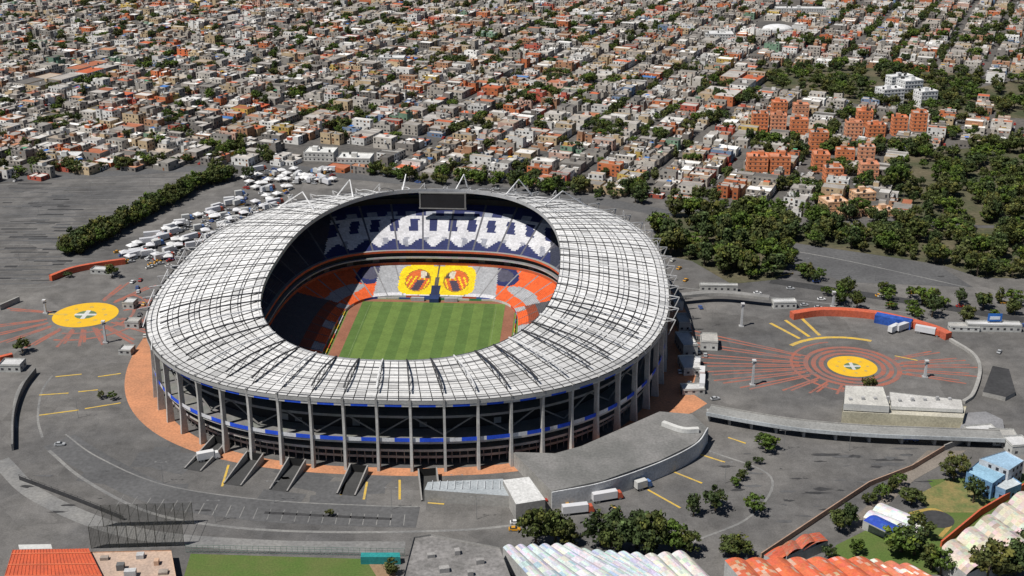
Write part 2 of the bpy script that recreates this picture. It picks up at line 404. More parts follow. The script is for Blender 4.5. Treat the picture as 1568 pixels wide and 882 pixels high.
# ------------------------------------------------ trees
def tree_mesh(name,seed,kind):
    r=random.Random(seed); S=Soup(); bark=(.11,.085,.06)
    if kind=='round': cr=(4.6,4.6,3.3); cz=6.3; ncl=34
    elif kind=='tall': cr=(3.0,3.0,4.4); cz=6.; ncl=30
    else: cr=(5.2,4.2,2.7); cz=6.4; ncl=30
    tx,ty=r.uniform(-.3,.3),r.uniform(-.3,.3)
    S.beam((0,0,-.2),(tx,ty,cz-2),.6,bark,.38)
    cls=[]
    for k in range(ncl):
        while True:
            v=np.array([r.uniform(-1,1) for _ in range(3)]); l=np.linalg.norm(v)
            if .35<l<1: break
        c=np.array([v[0]*cr[0],v[1]*cr[1],cz+v[2]*cr[2]]); cls.append((c,r.uniform(.8,1.8)))
    for c,_ in cls[:6]: S.beam((tx,ty,cz-2.2),tuple(c*.85+np.array([0,0,cz*.12])),.25,bark,.08)
    tint=[np.array([.074,.096,.026]),np.array([.060,.088,.030]),np.array([.088,.102,.032]),np.array([.085,.135,.024])][seed%4]
    for c,rad in cls:
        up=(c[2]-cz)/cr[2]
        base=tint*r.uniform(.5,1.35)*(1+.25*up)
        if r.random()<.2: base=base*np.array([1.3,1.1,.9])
        n=34
        d=rng.normal(size=(n,3)); d/=np.linalg.norm(d,axis=1)[:,None]
        pos=c+d*rad*rng.uniform(.5,1.15,(n,1))*np.array([1,1,.8])
        bb=np.cross(rng.normal(size=(n,3)),d); bb/=np.linalg.norm(bb,axis=1)[:,None]
        a=np.cross(bb,d+.5*rng.normal(size=(n,3))); a/=np.linalg.norm(a,axis=1)[:,None]
        sz=rng.uniform(.22,.52,(n,1))
        Q=np.stack([pos-a*sz-bb*sz*.7,pos+a*sz-bb*sz*.5,pos+a*sz*.8+bb*sz,pos-a*sz*.7+bb*sz*.8],1)
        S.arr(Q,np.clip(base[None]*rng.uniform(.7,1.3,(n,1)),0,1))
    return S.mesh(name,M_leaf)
TM=[tree_mesh('tree_crown_%d'%k,k,['round','wide','tall','wide','round','tall','round','wide'][k]) for k in range(8)]
def tree(x,y,h,parent=None,z=0,name='broadleaf_tree'):
    o=bpy.data.objects.new(name,random.choice(TM)); s=h/10
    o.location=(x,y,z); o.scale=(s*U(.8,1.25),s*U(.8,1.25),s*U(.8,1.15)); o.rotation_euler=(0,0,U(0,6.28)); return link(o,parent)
def grove(name,poly_uv,n,h0,h1):
    poly=GP(poly_uv); xs=[p[0] for p in poly]; ys=[p[1] for p in poly]; e=empty(name); c=0
    while c<n:
        x,y=U(min(xs),max(xs)),U(min(ys),max(ys))
        if inpoly(np.array([x]),np.array([y]),poly)[0]: tree(x,y,U(h0,h1)*(.65 if R()<.3 else 1),e); c+=1
    return e
W1=[(1000,345),(1040,325),(1130,325),(1200,345),(1212,400),(1190,428),(1120,435),(1060,400),(1015,390)]
W2=[(1150,345),(1568,350),(1700,350),(1700,430),(1500,425),(1440,405),(1190,368)]
W3=[(1150,105),(1300,100),(1500,115),(1490,180),(1350,165),(1180,140)]
W4=[(1350,275),(1390,235),(1470,228),(1568,222),(1750,220),(1750,345),(1500,345),(1400,335)]
W5=[(1470,140),(1568,120),(1750,110),(1700,190),(1540,180)]
W6=[(1205,415),(1300,440),(1470,455),(1600,470),(1600,505),(1500,500),(1290,475)]
for i_,w_ in enumerate((W1,W2,W4,W3,W5)): sheet('woodland_floor',GP(w_),.05+.01*i_,M_soil)
grove('tree_grove',W1,105,9,16); grove('tree_grove',W2,190,8,14); grove('tree_grove',W3,170,7,14); grove('tree_grove',W4,300,7,14); grove('tree_grove',W5,110,7,14); grove('tree_grove',W6,36,6,11)
grove('tree_grove',[(560,275),(700,285),(860,300),(1010,318),(1010,300),(860,285),(700,270),(560,262)],75,6,12)
grove('tree_grove',[(1050,310),(1220,325),(1400,335),(1400,345),(1220,345),(1050,335)],34,7,12)
grove('tree_grove',[(1400,20),(1568,15),(1650,90),(1450,95),(1380,60)],60,9,14)
grove('tree_grove',[(-40,278),(130,266),(300,253),(440,250),(440,243),(300,246),(130,257),(-40,268)],50,5,10)
hp=smooth(GP([(108,388),(150,368),(200,342),(250,315),(300,290),(350,272)]),12); e=empty('tree_hedgerow')
for p in hp:
    for k in range(3): tree(p[0]+U(-5,5),p[1]+U(-5,5),U(6,11.5),e)
# ------------------------------------------------ city
CITY=GP([(-500,285),(0,282),(130,268),(300,255),(400,250),(560,268),(700,275),(860,292),(1000,305),(1120,310),(1240,335),(1350,335),(1568,335),(1900,330)])
CITY=CITY+[(1500,2300),(-1500,2300)]
sheet('city_ground',CITY,.04,M_city)
APTS=((1162,200,12,10,15),(1190,202,12,10,15),(1222,208,13,9,14),(1252,228,13,10,14),(1305,214,12,10,15),(1338,218,13,10,15),(1375,206,11,10,15),(1405,199,11,10,15),(1192,178,12,10,13),(1322,192,12,9,13),
   (1158,264,14,11,13),(1192,264,14,11,13),(1255,260,11,13,13),(1274,280,12,11,12),(1328,276,12,11,13),(1325,247,11,9,12),(1293,243,13,8,8),(1225,178,12,9,11))
HSE=((1275,322,14,14,8),(1320,305,14,10,6),(1345,328,18,11,4),(1300,330,12,10,5))
WHTB=((1360,160,20,14,15),(1390,150,18,14,17),(1415,162,16,12,14),(1375,140,22,10,15))
AP=np.array([G(t[0],t[1]) for t in APTS+HSE+WHTB])
EXC=[GP(w) for w in (W2,W3,W4,W5)]+[GP([(455,220),(585,225),(590,265),(450,255)]),GP([(1160,34),(1222,34),(1222,54),(1160,54)]),GP([(1185,12),(1268,12),(1268,24),(1185,24)])]
GA=math.radians(-24)
walls_c=np.array([(.60,.56,.50),(.44,.40,.35),(.33,.31,.28),(.80,.79,.76),(.56,.43,.27),(.25,.23,.21),(.44,.24,.14),(.60,.19,.08),(.20,.28,.42),(.60,.43,.12),(.50,.12,.08),(.20,.18,.16),(.60,.40,.32),(.2,.32,.22)])
wp=np.array([.16,.15,.12,.15,.1,.10,.06,.045,.012,.012,.03,.04,.03,.008]); wp/=wp.sum()
roofs_c=np.array([(.47,.44,.41),(.36,.335,.31),(.25,.235,.215),(.66,.64,.61),(.42,.35,.28),(.42,.15,.08),(.56,.14,.06),(.15,.14,.13),(.85,.84,.82),(.07,.20,.50),(.50,.24,.14)])
rpb=np.array([.22,.2,.15,.1,.1,.05,.035,.07,.07,.008,.025]); rpb/=rpb.sum()
def wcol(): return walls_c[rng.choice(14,p=wp)]*U(.8,1.1)
def rcol(): return roofs_c[rng.choice(11,p=rpb)]*U(.8,1.12)
blkL,blkW,st1,st2=116,34,12,10.5
ctr=0; tree_pts=[]
def clear(X,Y):
    ok=inpoly(X,Y,CITY)&(Y<2200)
    for e_ in EXC: ok&=~inpoly(X,Y,e_)
    d=np.min(np.hypot(X[:,None]-AP[None,:,0],Y[:,None]-AP[None,:,1]),1); return ok&(d>14)
for bi in range(-17,20):
    for bj in range(-35,44):
        ga=GA+U(-.02,.02)
        ux=np.array([-math.sin(GA),math.cos(GA)]); vx=np.array([math.cos(GA),math.sin(GA)])
        o=np.array([0,700.])+ux*(bi*(blkL+st1)+(60 if (bj//5)%2 else 0))+vx*(bj*(blkW+st2))
        c=o+ux*blkL/2+vx*blkW/2
        if c[1]<620 or c[1]>2250 or abs(c[0])>c[1]*.5+130: continue
        ux=np.array([-math.sin(ga),math.cos(ga)]); vx=np.array([math.cos(ga),math.sin(ga)])
        A=[]; a=0.; big=R()<.04; tcy=R()
        while a<blkL-3:
            w=U(6.5,12) if not big else U(18,32)
            w=min(w,blkL-a)
            for side in (0,1):
                dep=U(13,16.8) if not big else 16.6
                if R()<.08: 
                    if R()<.8:
                        for _ in range(2): tree_pts.append(o+ux*(a+w*U(.2,.8))+vx*(side*16+8.5+U(-4,4)))
                    continue
                base=o+ux*(a+w/2); wc=wcol(); rc=rcol()
                nfl=random.choice([1,1,2,2,2,2,3]) if not big else random.choice([2,2,3])
                segs=[(0,dep)] if R()<.4 or big else None
                if segs is None:
                    m=U(.4,.75)*dep; segs=[(U(0,2.5) if R()<.4 else 0,m),(m+ (U(1,3.5) if R()<.6 else 0),dep)]
                for si,(s0,s1) in enumerate(segs):
                    if s1-s0<2: continue
                    mid=(s0+s1)/2; q=mid if side==0 else blkW-mid
                    h=2.7*max(1,nfl-(1 if si and R()<.6 else 0))+U(0,.8)
                    ww=w*(U(.55,.9) if (R()<.3) else .985)
                    pc=base+vx*q+ux*(w-ww)/2*random.choice((-1,1))
                    rc2=rc if R()<.6 else rcol()
                    A.append((pc[0],pc[1],0,ww,s1-s0,h,wc,rc2,.5,1,ga))
                    if R()<.4:
                        rw,rd=U(2.2,4.5),U(2.2,4.5); q2=pc+ux*U(-.3,.3)*max(0,(ww-rw))+vx*U(-.35,.35)*max(0,s1-s0-rd)
                        A.append((q2[0],q2[1],h-.5,rw,rd,U(2.,2.8),wc if R()<.6 else wcol(),rcol(),0,0,ga))
                    for _ in range(random.choice((0,0,1,1,2))):
                        q2=pc+ux*U(-.4,.4)*ww+vx*U(-.4,.4)*(s1-s0); g=.03 if R()<.6 else .6
                        A.append((q2[0],q2[1],h-.5,U(.8,1.4),U(.8,1.4),U(1.0,1.8),np.array([g,g,g]),np.array([g,g,g]),0,0,ga))
                    if R()<.035:
                        q2=pc+ux*U(-.2,.2)*ww; cc_=np.array(random.choice([(.05,.2,.6),(.6,.12,.05),(.65,.4,.05),(.1,.35,.2),(.75,.75,.75)]))
                        A.append((q2[0],q2[1],h+1.4,3.5,3,.12,cc_,cc_,0,0,ga))
            a+=w
        if R()<.92:
            for k in range(int(1+tcy*tcy*13)):
                tree_pts.append(o+ux*U(0,blkL)+vx*(-5.2+U(-3.5,3.5)))
        if not A: continue
        X=np.array([t[0] for t in A]);Y=np.array([t[1] for t in A])
        ok=clear(X,Y)
        if not ok.any(): continue
        A=[t for t,k in zip(A,ok) if k]
        S=Soup(); X=np.array([t[0] for t in A]);Y=np.array([t[1] for t in A])
        ar=lambda k:np.array([t[k] for t in A],float)
        CW=np.array([t[6] for t in A]);CR=np.array([t[7] for t in A])
        sx,sy,hh=ar(3),ar(4),ar(5); rot=ar(10)+math.pi/2+rng.uniform(-.02,.02,len(A))
        S.boxes(X,Y,ar(2),sx,sy,hh,rot,CW,CR,ar(8))
        # parked cars along the kerb
        nc=random.randint(4,12)
        for _ in range(nc):
            q=o+ux*U(0,blkL)+vx*random.choice((-1.6,blkW+1.6)); g=random.choice([(.7,.7,.7),(.05,.05,.05),(.3,.3,.32),(.4,.04,.03),(.6,.6,.6)])
            if not clear(np.array([q[0]]),np.array([q[1]]))[0]: continue
            S.box(q[0],q[1],.2,4.2,1.7,.75,ga+math.pi/2,g); S.box(q[0],q[1],.95,2.2,1.5,.5,ga+math.pi/2,(.04,.04,.05),g)
        if c[1]<1600:
            Q=[];C=[]
            for t,rr in zip(A,rot):
                if not t[9]: continue
                co,si=math.cos(rr),math.sin(rr)
                for (nx,ny,wid,dd) in ((0,-1,t[3],t[4]/2),(0,1,t[3],t[4]/2),(-1,0,t[4],t[3]/2),(1,0,t[4],t[3]/2)):
                    wx,wy=nx*co-ny*si,nx*si+ny*co
                    if wy>.2: continue
                    nf=int(t[5]//2.7); nw=max(1,int(wid//2.8))
                    for f in range(nf):
                        for k in range(nw):
                            if R()<.35: continue
                            s=(k+.5)/nw*wid-wid/2; ww=U(.5,.95); z0=f*2.7+(.9 if R()<.8 else .1); z1=f*2.7+2.2
                            cx=t[0]+wx*(dd+.04); cy=t[1]+wy*(dd+.04); tx,ty=-wy,wx
                            Q.append([(cx+tx*(s-ww),cy+ty*(s-ww),z0),(cx+tx*(s+ww),cy+ty*(s+ww),z0),(cx+tx*(s+ww),cy+ty*(s+ww),z1),(cx+tx*(s-ww),cy+ty*(s-ww),z1)])
                            g=U(.015,.06) ; C.append((g,g,g*1.1) if R()<.9 else (.25,.12,.06))
            if Q: S.arr(np.array(Q),np.array(C))
        S.obj('house_block',M_vc); ctr+=1
e=empty('city_trees')
tp=np.array(tree_pts); ok=clear(tp[:,0],tp[:,1])
for p in tp[ok]: tree(p[0],p[1],U(5,10.5),e)
for (u,v,n,sp_) in ((360,235,16,14),(820,150,14,14),(870,165,10,10),(690,100,10,12),(510,200,8,9),(1060,110,8,9),(1235,70,20,16),(930,210,8,8),(1390,235,10,12),(1000,215,6,6),(275,185,8,9),(1090,190,10,12),(1350,20,25,25),(1420,60,15,20),(600,40,8,12),(710,205,8,8),
  (1280,230,14,16),(1210,240,12,14),(1300,270,12,12),(1230,300,12,14),(1170,225,8,10),(1400,180,12,14),(1290,180,8,10),(1350,230,12,12),(1140,160,8,10),(150,130,8,12),(80,200,8,10),(230,110,8,12),(430,150,8,10),(760,60,8,14),(950,130,8,10),(1240,215,10,10),(1270,255,8,10),(1360,285,10,12)):
    x,y=G(u,v)
    for k in range(n):
        x2,y2=x+random.gauss(0,sp_),y+random.gauss(0,sp_*.6)
        if np.min(np.hypot(x2-AP[:,0],y2-AP[:,1]))>9: tree(x2,y2,U(6,12),e)
# ------------------------------------------------ named larger buildings
def building(name,cx,cy,w,d,h,rot,cw,cr,floors=None,par=.8,extras=True,z=0):
    S=Soup(); S.box(0,0,z,w,d,h,0,cw,cr,par); floors=floors or max(1,int(h//3)); fh=(h-.6)/floors
    for (nx,ny,wid,dd) in((0,-1,w,d/2),(0,1,w,d/2),(-1,0,d,w/2),(1,0,d,w/2)):
        nw=max(1,int(wid//3)); tx,ty=-ny,nx
        for f in range(floors):
            for k in range(nw):
                s=(k+.5)/nw*wid-wid/2; a=.6; z0=z+f*fh+1.0; z1=z+f*fh+2.1; px,py=nx*(dd+.04),ny*(dd+.04); g=U(.03,.09)
                S.quad((px+tx*(s-a),py+ty*(s-a),z0),(px+tx*(s+a),py+ty*(s+a),z0),(px+tx*(s+a),py+ty*(s+a),z1),(px+tx*(s-a),py+ty*(s-a),z1),(g,g,g*1.15))
            S.box(nx*(dd+.08),ny*(dd+.08),z+f*fh+fh-.25,(wid if ny else .12),(wid if nx else .12),.2,0,tuple(c*.85 for c in cw))
    if extras:
        S.box(U(-.2,.2)*w,U(-.2,.2)*d,z+h-par,min(4,w*.3),min(4,d*.3),3,0,cw,tuple(c*.9 for c in cr))
        for k in range(3): S.box(U(-.4,.4)*w,U(-.4,.4)*d,z+h-par,1.3,1.3,1.8,0,(.05,.05,.05))
    o=S.obj(name,M_vc); o.location=(cx,cy,0); o.rotation_euler=(0,0,rot); return o
OR=(.76,.27,.12); OR2=(.76,.36,.21)
for u,v,w,d,h in APTS:
    x,y=G(u,v); building('orange_apartment_building',x,y,w,d,h,GA+U(-.05,.05)+.35,OR if R()<.7 else OR2,(.42,.36,.33) if R()<.5 else (.58,.26,.16))
for u,v,w,d,h in HSE:
    x,y=G(u,v); building('orange_house',x,y,w,d,h,.2,(.74,.46,.27),(.7,.5,.36))
for u,v,w,d,h in WHTB:
    x,y=G(u,v); building('white_apartment_building',x,y,w,d,h,.3,(.8,.8,.79),(.7,.7,.7))
for u,v,w,d,h in ((492,243,22,15,7),(545,252,24,15,7)):
    x,y=G(u,v); building('commercial_building',x,y,w,d,h,-.1,(.6,.59,.56),(.7,.7,.68),floors=2)
for u,v,w,d,h in ((1225,20,60,14,7),(1100,62,30,20,9),(445,128,45,10,6),(905,30,28,16,8),(100,245,24,12,5),(600,100,26,14,9)):
    x,y=G(u,v); building('warehouse',x,y,w,d,h,-.05,(.6,.6,.58),(.66,.66,.66))
S=Soup(); x,y=G(1190,48)
for k in range(16):
    a0_,a1_=k/16*2*math.pi,(k+1)/16*2*math.pi
    for j in range(5):
        b0,b1=j/5*math.pi/2,(j+1)/5*math.pi/2
        S.quad(*[(17*math.cos(b)*math.cos(a),13*math.cos(b)*math.sin(a),3+5*math.sin(b)) for a,b in((a0_,b0),(a1_,b0),(a1_,b1),(a0_,b1))],(.7,.7,.7))
    S.quad(*[(17*math.cos(a),13*math.sin(a),z_) for a,z_ in((a0_,0),(a1_,0),(a1_,3),(a0_,3))],(.5,.5,.5))
o=S.obj('domed_hall',M_vc); o.location=(x,y,0)
# ------------------------------------------------ plazas
def spoke(C,ang,r0,r1,w,m,z,nm='plaza_marking'):
    a=math.radians(ang); d=np.array([math.cos(a),math.sin(a)]); C=np.array(C)
    ribbon(nm,[C+d*r0,C+d*r1],w,z,m,PZ,False)
C2=np.array(G(1305,561)); C1=np.array(G(131,482))
PZ=empty('plaza_markings')
M_em=mat('emblem_green',(.15,.22,.12))
def emblem(C,r):
    arc('yellow_disc',C,0,r,0,360,.06,M_yel2,PZ,48)
    arc('emblem_green_disc',C,0,r*.33,0,360,.09,M_em,PZ,24)
    ribbon('emblem_bar',[C-[r*.34,0],C+[r*.34,0]],r*.14,.12,M_white,PZ,False); ribbon('emblem_bar',[C-[0,r*.34],C+[0,r*.34]],r*.14,.14,M_white,PZ,False)
    for a in range(0,360,45):
        arc('disc_inset',C+np.array([math.cos(math.radians(a)),math.sin(math.radians(a))])*r*.62,0,r*.07,0,360,.1,M_yel,PZ,8)
emblem(C2,11.3); emblem(C1,16.2)
for r_ in (13,16.5,20): arc('red_ring',C2,r_,r_+2.2,0,360,.05,M_red,PZ,64)
arc('red_ring',C2,27,28.4,100,260,.045,M_red,PZ,40)
for a,l in ((150,82),(160,78),(170,72),(178,70),(186,70),(194,68),(203,60),(215,45),(228,38),(-10,55),(0,58),(8,55),(-20,50),(20,48),(245,32)):
    spoke(C2,a-1.2,22,l,1.2,M_red,.04); spoke(C2,a+1.8,24,l-3,1.2,M_red,.042)
for a in (101,110,119): spoke(C2,a,36,58,1.7,M_yel,.05)
arc('yellow_arc',C2,32,34.2,60,135,.055,M_yel,PZ,40)
for a,l in ((20,48),(35,45),(-15,40),(-30,45),(-45,50),(-60,42),(-75,40),(200,50),(215,50),(230,48),(170,45),(60,48),(-90,40),(250,44),(80,46)):
    spoke(C1,a-1.4,18.5,l,1.5,M_red,.04); spoke(C1,a+1.8,20,l-4,1.5,M_red,.042)
for r_ in (23,31): arc('red_ring',C1,r_,r_+1.6,-100,60,.05,M_red,PZ,40)
spoke(C1,178,10,19,1.6,M_yel,.08)
wall('red_boundary_wall',GP([(78,430),(110,418),(150,410),(192,404)]),2.2,0,3.2,M_redwall)
wall('red_boundary_wall',GP([(1212,488),(1260,482),(1330,486),(1385,497),(1430,510),(1452,520)]),4,0,3.5,M_redwall)
wall('blue_banner_wall',GP([(1340,492),(1395,503)]),4.6,0,4.3,mat('blue_banner',(.03,.10,.42),s2=.5,amp=.4),sm=False)
wall('red_boundary_wall',GP([(0,555),(20,550)]),2.2,0,3,M_redwall,sm=False)
wall('plaza_parapet',GP([(1455,522),(1490,545),(1500,570),(1490,605),(1475,618)]),1.6,0,1.4,M_conc)
P_=GP([(1085,628),(1150,640),(1230,652),(1330,660),(1430,664),(1535,668)],4)
e=empty('elevated_walkway'); wall('deck',P_,7.5,3.4,4.4,M_conc,e,mt=mat('walkway_deck',(.3,.3,.29)))
wall('parapet',offset(smooth(P_),3.9),.3,3.3,4.9,M_conc,e,False); wall('parapet',offset(smooth(P_),-3.9),.35,3.3,4.9,mat('parapet_blue_grey',(.45,.48,.5)),e,False)
for i,p in enumerate(smooth(P_)[::4]): 
    S=Soup(); S.box(0,0,0,1,5,3.35,0,(.35,.35,.34)); o=S.obj('pier',M_vc,e); o.location=(p[0],p[1],0)
TB=empty('plaza_service_building')
prism('base',GP([(1290,630),(1475,640),(1480,622),(1292,606)],6),0,6,mat('cream_wall',(.58,.54,.40)),mat('cream_roof',(.52,.49,.40),(.42,.40,.34),s1=.1),TB,.5)
prism('upper_block',GP([(1292,618),(1362,622),(1352,592),(1294,590)],9),6,9,M_white,mat('roof_offwhite',(.55,.54,.50),(.45,.44,.41),s1=.12),TB,.4)
prism('wing',GP([(1365,622),(1475,627),(1472,612),(1362,600)],7.5),6,7.5,M_white,mat('wing_roof',(.55,.54,.52),(.44,.43,.41),s1=.12),TB,.3)
S=Soup()
for k in range(9):
    q=G(1300+k*19,611-(k*.6),8); S.box(q[0],q[1]-2,5.6,1.2,1.2,U(.8,1.6)+ (3 if k<4 else 1.7),.1,(.4,.4,.4))
S.obj('roof_vents',M_vc,TB)
prism('round_terrace',GP([(1470,655),(1480,632),(1510,630),(1535,642),(1538,655),(1520,668)],3),0,3,M_conc,mat('terrace_top',(.26,.26,.27)))
prism('raised_planter',GP([(1505,600),(1520,560),(1545,565),(1555,600),(1540,608)],2),0,2,M_conc,M_dark)
DK=empty('raised_deck')
dk=GP([(785,692),(845,752),(925,735),(1010,705),(1065,678),(1083,655),(1060,634),(1010,630),(965,650),(890,683),(850,694)],6)
prism('deck_body',dk,0,6,M_conc,M_concD,DK)
wall('parapet',smooth(GP([(845,754),(925,738),(1010,708),(1065,680),(1084,655)],6.9)),.5,0,7,mat('pale_wall',(.60,.61,.62)),DK,False)
wall('blue_white_band',offset(smooth(GP([(845,757),(925,741),(1010,711),(1068,682)],5)),-.6),.4,2.2,4.2,mat('band_paint',(.42,.50,.58),(.66,.66,.66),s1=.3),DK,False)
wall('roof_canopy',GP([(1015,645),(1045,655),(1070,655)],8),2,6.1,8,M_white)
prism('white_kiosk_building',GP([(770,735),(810,730),(835,765),(790,772)],7),0,7,M_conc,mat('kiosk_roof',(.66,.66,.65),(.55,.55,.54),s1=.2),None,0)
prism('ticket_hall',GP([(655,738),(770,733),(788,760),(650,750)],5),0,5,M_conc,mat('ticket_hall_roof',(.38,.41,.43),(.28,.31,.33),s1=.1),None,0)
S=Soup()
for k in range(10):
    q=G(662+k*11.5,741,5); S.box(q[0],q[1]-1,5,.25,6,.35,.0,(.5,.52,.54))
S.obj('ticket_hall_roof_ribs',M_vc)
for (a,b) in (((328,678),(282,718)),((378,703),(342,741)),((442,712),(412,750)),((536,722),(515,757)),((640,730),(645,768))):
    pa,pb=np.array(G(*a)),np.array(G(*b)); d=(pb-pa)/np.linalg.norm(pb-pa); n_=np.array([-d[1],d[0]])
    S=Soup()
    for sgn in(0,7):
        A=pa+n_*sgn; B=pb+n_*sgn
        for o_ in (0,.5):
            q=n_*o_; S.quad((*(A+q),0),(*(B+q),0),(*(B+q),.6),(*(A+q),3.6),(.33,.32,.3))
        S.quad((*A,3.6),(*(A+n_*.5),3.6),(*(B+n_*.5),.6),(*B,.6),(.3,.29,.28))
    S.quad((*(pa+n_*.5),.1),(*(pa+n_*7),.1),(*(pa+n_*7),3.4),(*(pa+n_*.5),3.4),(.02,.02,.02))
    S.quad((*(pa+n_*.5),.07),(*(pb+n_*.5),.07),(*(pb+n_*7),.07),(*(pa+n_*7),.07),(.06,.06,.06))  # black end face and dark floor paint the shade of a sunken ramp
    S.obj('ramp_entrance',M_vc)
RD=empty('road_markings')
for pts,w,m,z in (
  ([(75,690),(130,735),(230,785),(360,808),(520,815),(700,812),(800,803)],1.4,M_lane,.05),
  ([(90,675),(150,712),(250,758),(400,782),(560,790),(640,792)],14,M_mid,.035),
  ([(100,665),(150,700),(250,742),(400,765),(560,774),(640,776)],.7,M_lane,.05),
  ([(0,705),(60,760),(200,815),(400,835),(620,838)],7,M_lane,.04),
  ([(25,655),(22,620),(32,590),(52,572)],1.2,M_lane,.05),
  ([(65,670),(58,640),(64,600),(80,575)],1.0,M_lane,.05),
  ([(405,785),(500,790),(600,795)],1.6,M_dark,.06),
  ([(1085,690),(1180,730),(1150,790),(1060,830)],1.0,M_lane,.05),
  ([(1040,440),(1180,455),(1400,480)],1,M_lane,.05),
  ([(1180,430),(1350,455),(1568,490)],8,M_dark,.045),
  ([(1190,380),(1300,400),(1480,440)],1,M_lane,.05),
  ([(0,275),(130,268),(300,258),(400,252),(560,272),(860,300),(1040,330)],14,M_mid,.045)):
    ribbon('lane',GP(pts),w,z,m,RD)
sheet('asphalt_lot',GP([(1190,372),(1300,380),(1440,408),(1490,440),(1300,432),(1215,410)]),.03,M_mid)
ft=np.array(smooth(GP([(30,735),(110,765),(190,797)]),8)); S=Soup()
for a_,b_ in zip(ft[:-1],ft[1:]):
    for z_ in (.3,1.2,2.4): S.beam((*a_,z_),(*b_,z_),.1,(.06,.06,.06))
    S.beam((*a_,0),(*a_,2.6),.12,(.1,.1,.1)); S.quad((*a_,0),(*b_,0),(*b_,1.9),(*a_,1.9),(.05,.05,.055))
S.obj('screen_fence',M_steel)
for a,b in (((60,605),(105,602)),((120,600),(150,597)),((60,636),(120,628)),((130,626),(185,617)),((85,577),(125,573)),((150,577),(185,572)),((1060,692),(1110,708)),((1115,670),(1142,679)),((1025,720),(1075,740)),((992,750),(1042,778)),((935,773),(950,783)),((350,712),(340,745)),((530,735),(522,758)),((562,738),(557,765)),((612,735),(612,765)),((655,770),(680,772)),((1185,425),(1215,418)),((1370,545),(1405,552)),((820,765),(870,770))):
    ribbon('yellow_bar',GP([a,b]),.9,.07,M_yel,RD,False)
for k in range(22):
    t=k/21; a=G(190+t*430,758+30*math.sin(t*1.5)); b=G(178+t*440,775+30*math.sin(t*1.5)); ribbon('bay_line',[a,b],.35,.06,M_lane,RD,False)
for k in range(26):
    v=272+k*6.6; ue=max(105,335-k*9.6); ribbon('parking_row',GP([(-80,v+6),(60,v+3),(ue-12,v-2)]),.6 if k%2 else 1.6,.05,M_lane if k%2 else M_mid,RD)
for k in range(60):
    v=U(280,430); u=U(-10,90); a=np.array(G(u,v)); ribbon('row_patch',[a,a+np.array([U(6,25),U(-.5,.5)])],U(1,3),.055+k*.0004,M_dark if R()<.5 else M_mid,RD,False)
wall('underpass_wall',GP([(20,690),(22,640),(35,600),(55,572)]),.8,0,3,M_concD)
wall('underpass_wall',GP([(0,475),(30,462)]),1,0,3,M_conc,sm=False)
for k in range(70):
    u,v=random.choice([(U(1180,1420),U(690,800)),(U(30,600),U(700,790)),(U(1100,1400),U(680,760)),(U(1200,1460),U(380,435)),(U(1180,1420),U(690,800))])
    x,y=G(u,v); n=11; el=U(.3,2.6)**1.1; ar_=U(1,3)
    pts=[(x+el*U(.5,1.4)*math.cos(t*2*math.pi/n)*ar_,y+el*.5*U(.5,1.4)*math.sin(t*2*math.pi/n)) for t in range(n)]
    sheet('asphalt_patch',pts,.04+k*.0005,M_dark if R()<.6 else M_mid,RD)
for k in range(14):
    u,v=U(100,600),U(690,780); x,y=G(u,v); a_=U(-.5,.1); w_,d_=U(4,14),U(3,7); co_,si_=math.cos(a_),math.sin(a_)
    sheet('resurfaced_patch',[(x+co_*px-si_*py,y+si_*px+co_*py) for px,py in((-w_,-d_),(w_,-d_),(w_,d_),(-w_,d_))],.02+k*.0006,M_mid,RD)
# ------------------------------------------------ bottom structures
TL=mat('red_tile_roof',(.62,.12,.05),(.48,.10,.05),s1=.3,s2=2,amp=.25)
HB=empty('red_roof_house')
hp_=GP([(20,842),(135,840),(160,890),(5,890)],5)
prism('walls',hp_,0,5,mat('orange_wall',(.6,.36,.2)),TL,HB)
S=Soup(); q=[np.array(p) for p in hp_]
for k in range(26):
    t=k/25; A=q[0]+(q[1]-q[0])*t; B=q[3]+(q[2]-q[3])*t; S.beam((*A,5.05),(*B,5.05),.22,(.5,.10,.05))
for t in (.15,.5,.85): A=q[0]+(q[3]-q[0])*t; B=q[1]+(q[2]-q[1])*t; S.beam((*A,5.2),(*B,5.2),.35,(.68,.2,.1))
S.obj('roof_ribs',M_vc,HB)
prism('annex',GP([(135,845),(262,842),(270,885),(150,888)],4),0,4,mat('peach_wall',(.6,.38,.25)),mat('peach_roof',(.42,.32,.26),(.55,.4,.3)),HB,.4)
S=Soup()
for u_,v_ in ((160,855),(185,870),(215,852),(240,862),(250,876),(200,880)):
    q=G(u_,v_,4); S.box(q[0],q[1],3.6,U(1.5,4),U(1.5,3),U(.8,2.4),.1,random.choice([(.5,.5,.5),(.35,.3,.26),(.6,.4,.28),(.15,.15,.15)]))
S.obj('roof_equipment',M_vc,HB)
prism('white_edge',GP([(28,834),(78,833),(80,840),(30,841)],5.2),0,5.2,M_white,M_white,HB)
NT=Soup()
a=G(140,840);b=G(282,836); p0=np.array([*a,0]);p1=np.array([*b,0])
for k in range(11):
    q=p0+(p1-p0)*k/10; NT.beam(q,q+[0,0,9],.16,(.06,.06,.05))
    q2=q+np.array([0,14,0]); NT.beam(q2,q2+[0,0,9],.16,(.06,.06,.05)); NT.beam(q+[0,0,9],q2+[0,0,9],.1,(.06,.06,.05))
for z_ in np.linspace(.5,9,26): NT.beam(p0+[0,0,z_],p1+[0,0,z_],.07,(.05,.05,.04)); NT.beam(p0+[0,14,z_],p1+[0,14,z_],.07,(.05,.05,.04))
for k in range(60): q=p0+(p1-p0)*k/59; NT.beam(q,q+[0,0,9],.06,(.05,.05,.04))
NT.obj('batting_cage_net',M_steel)
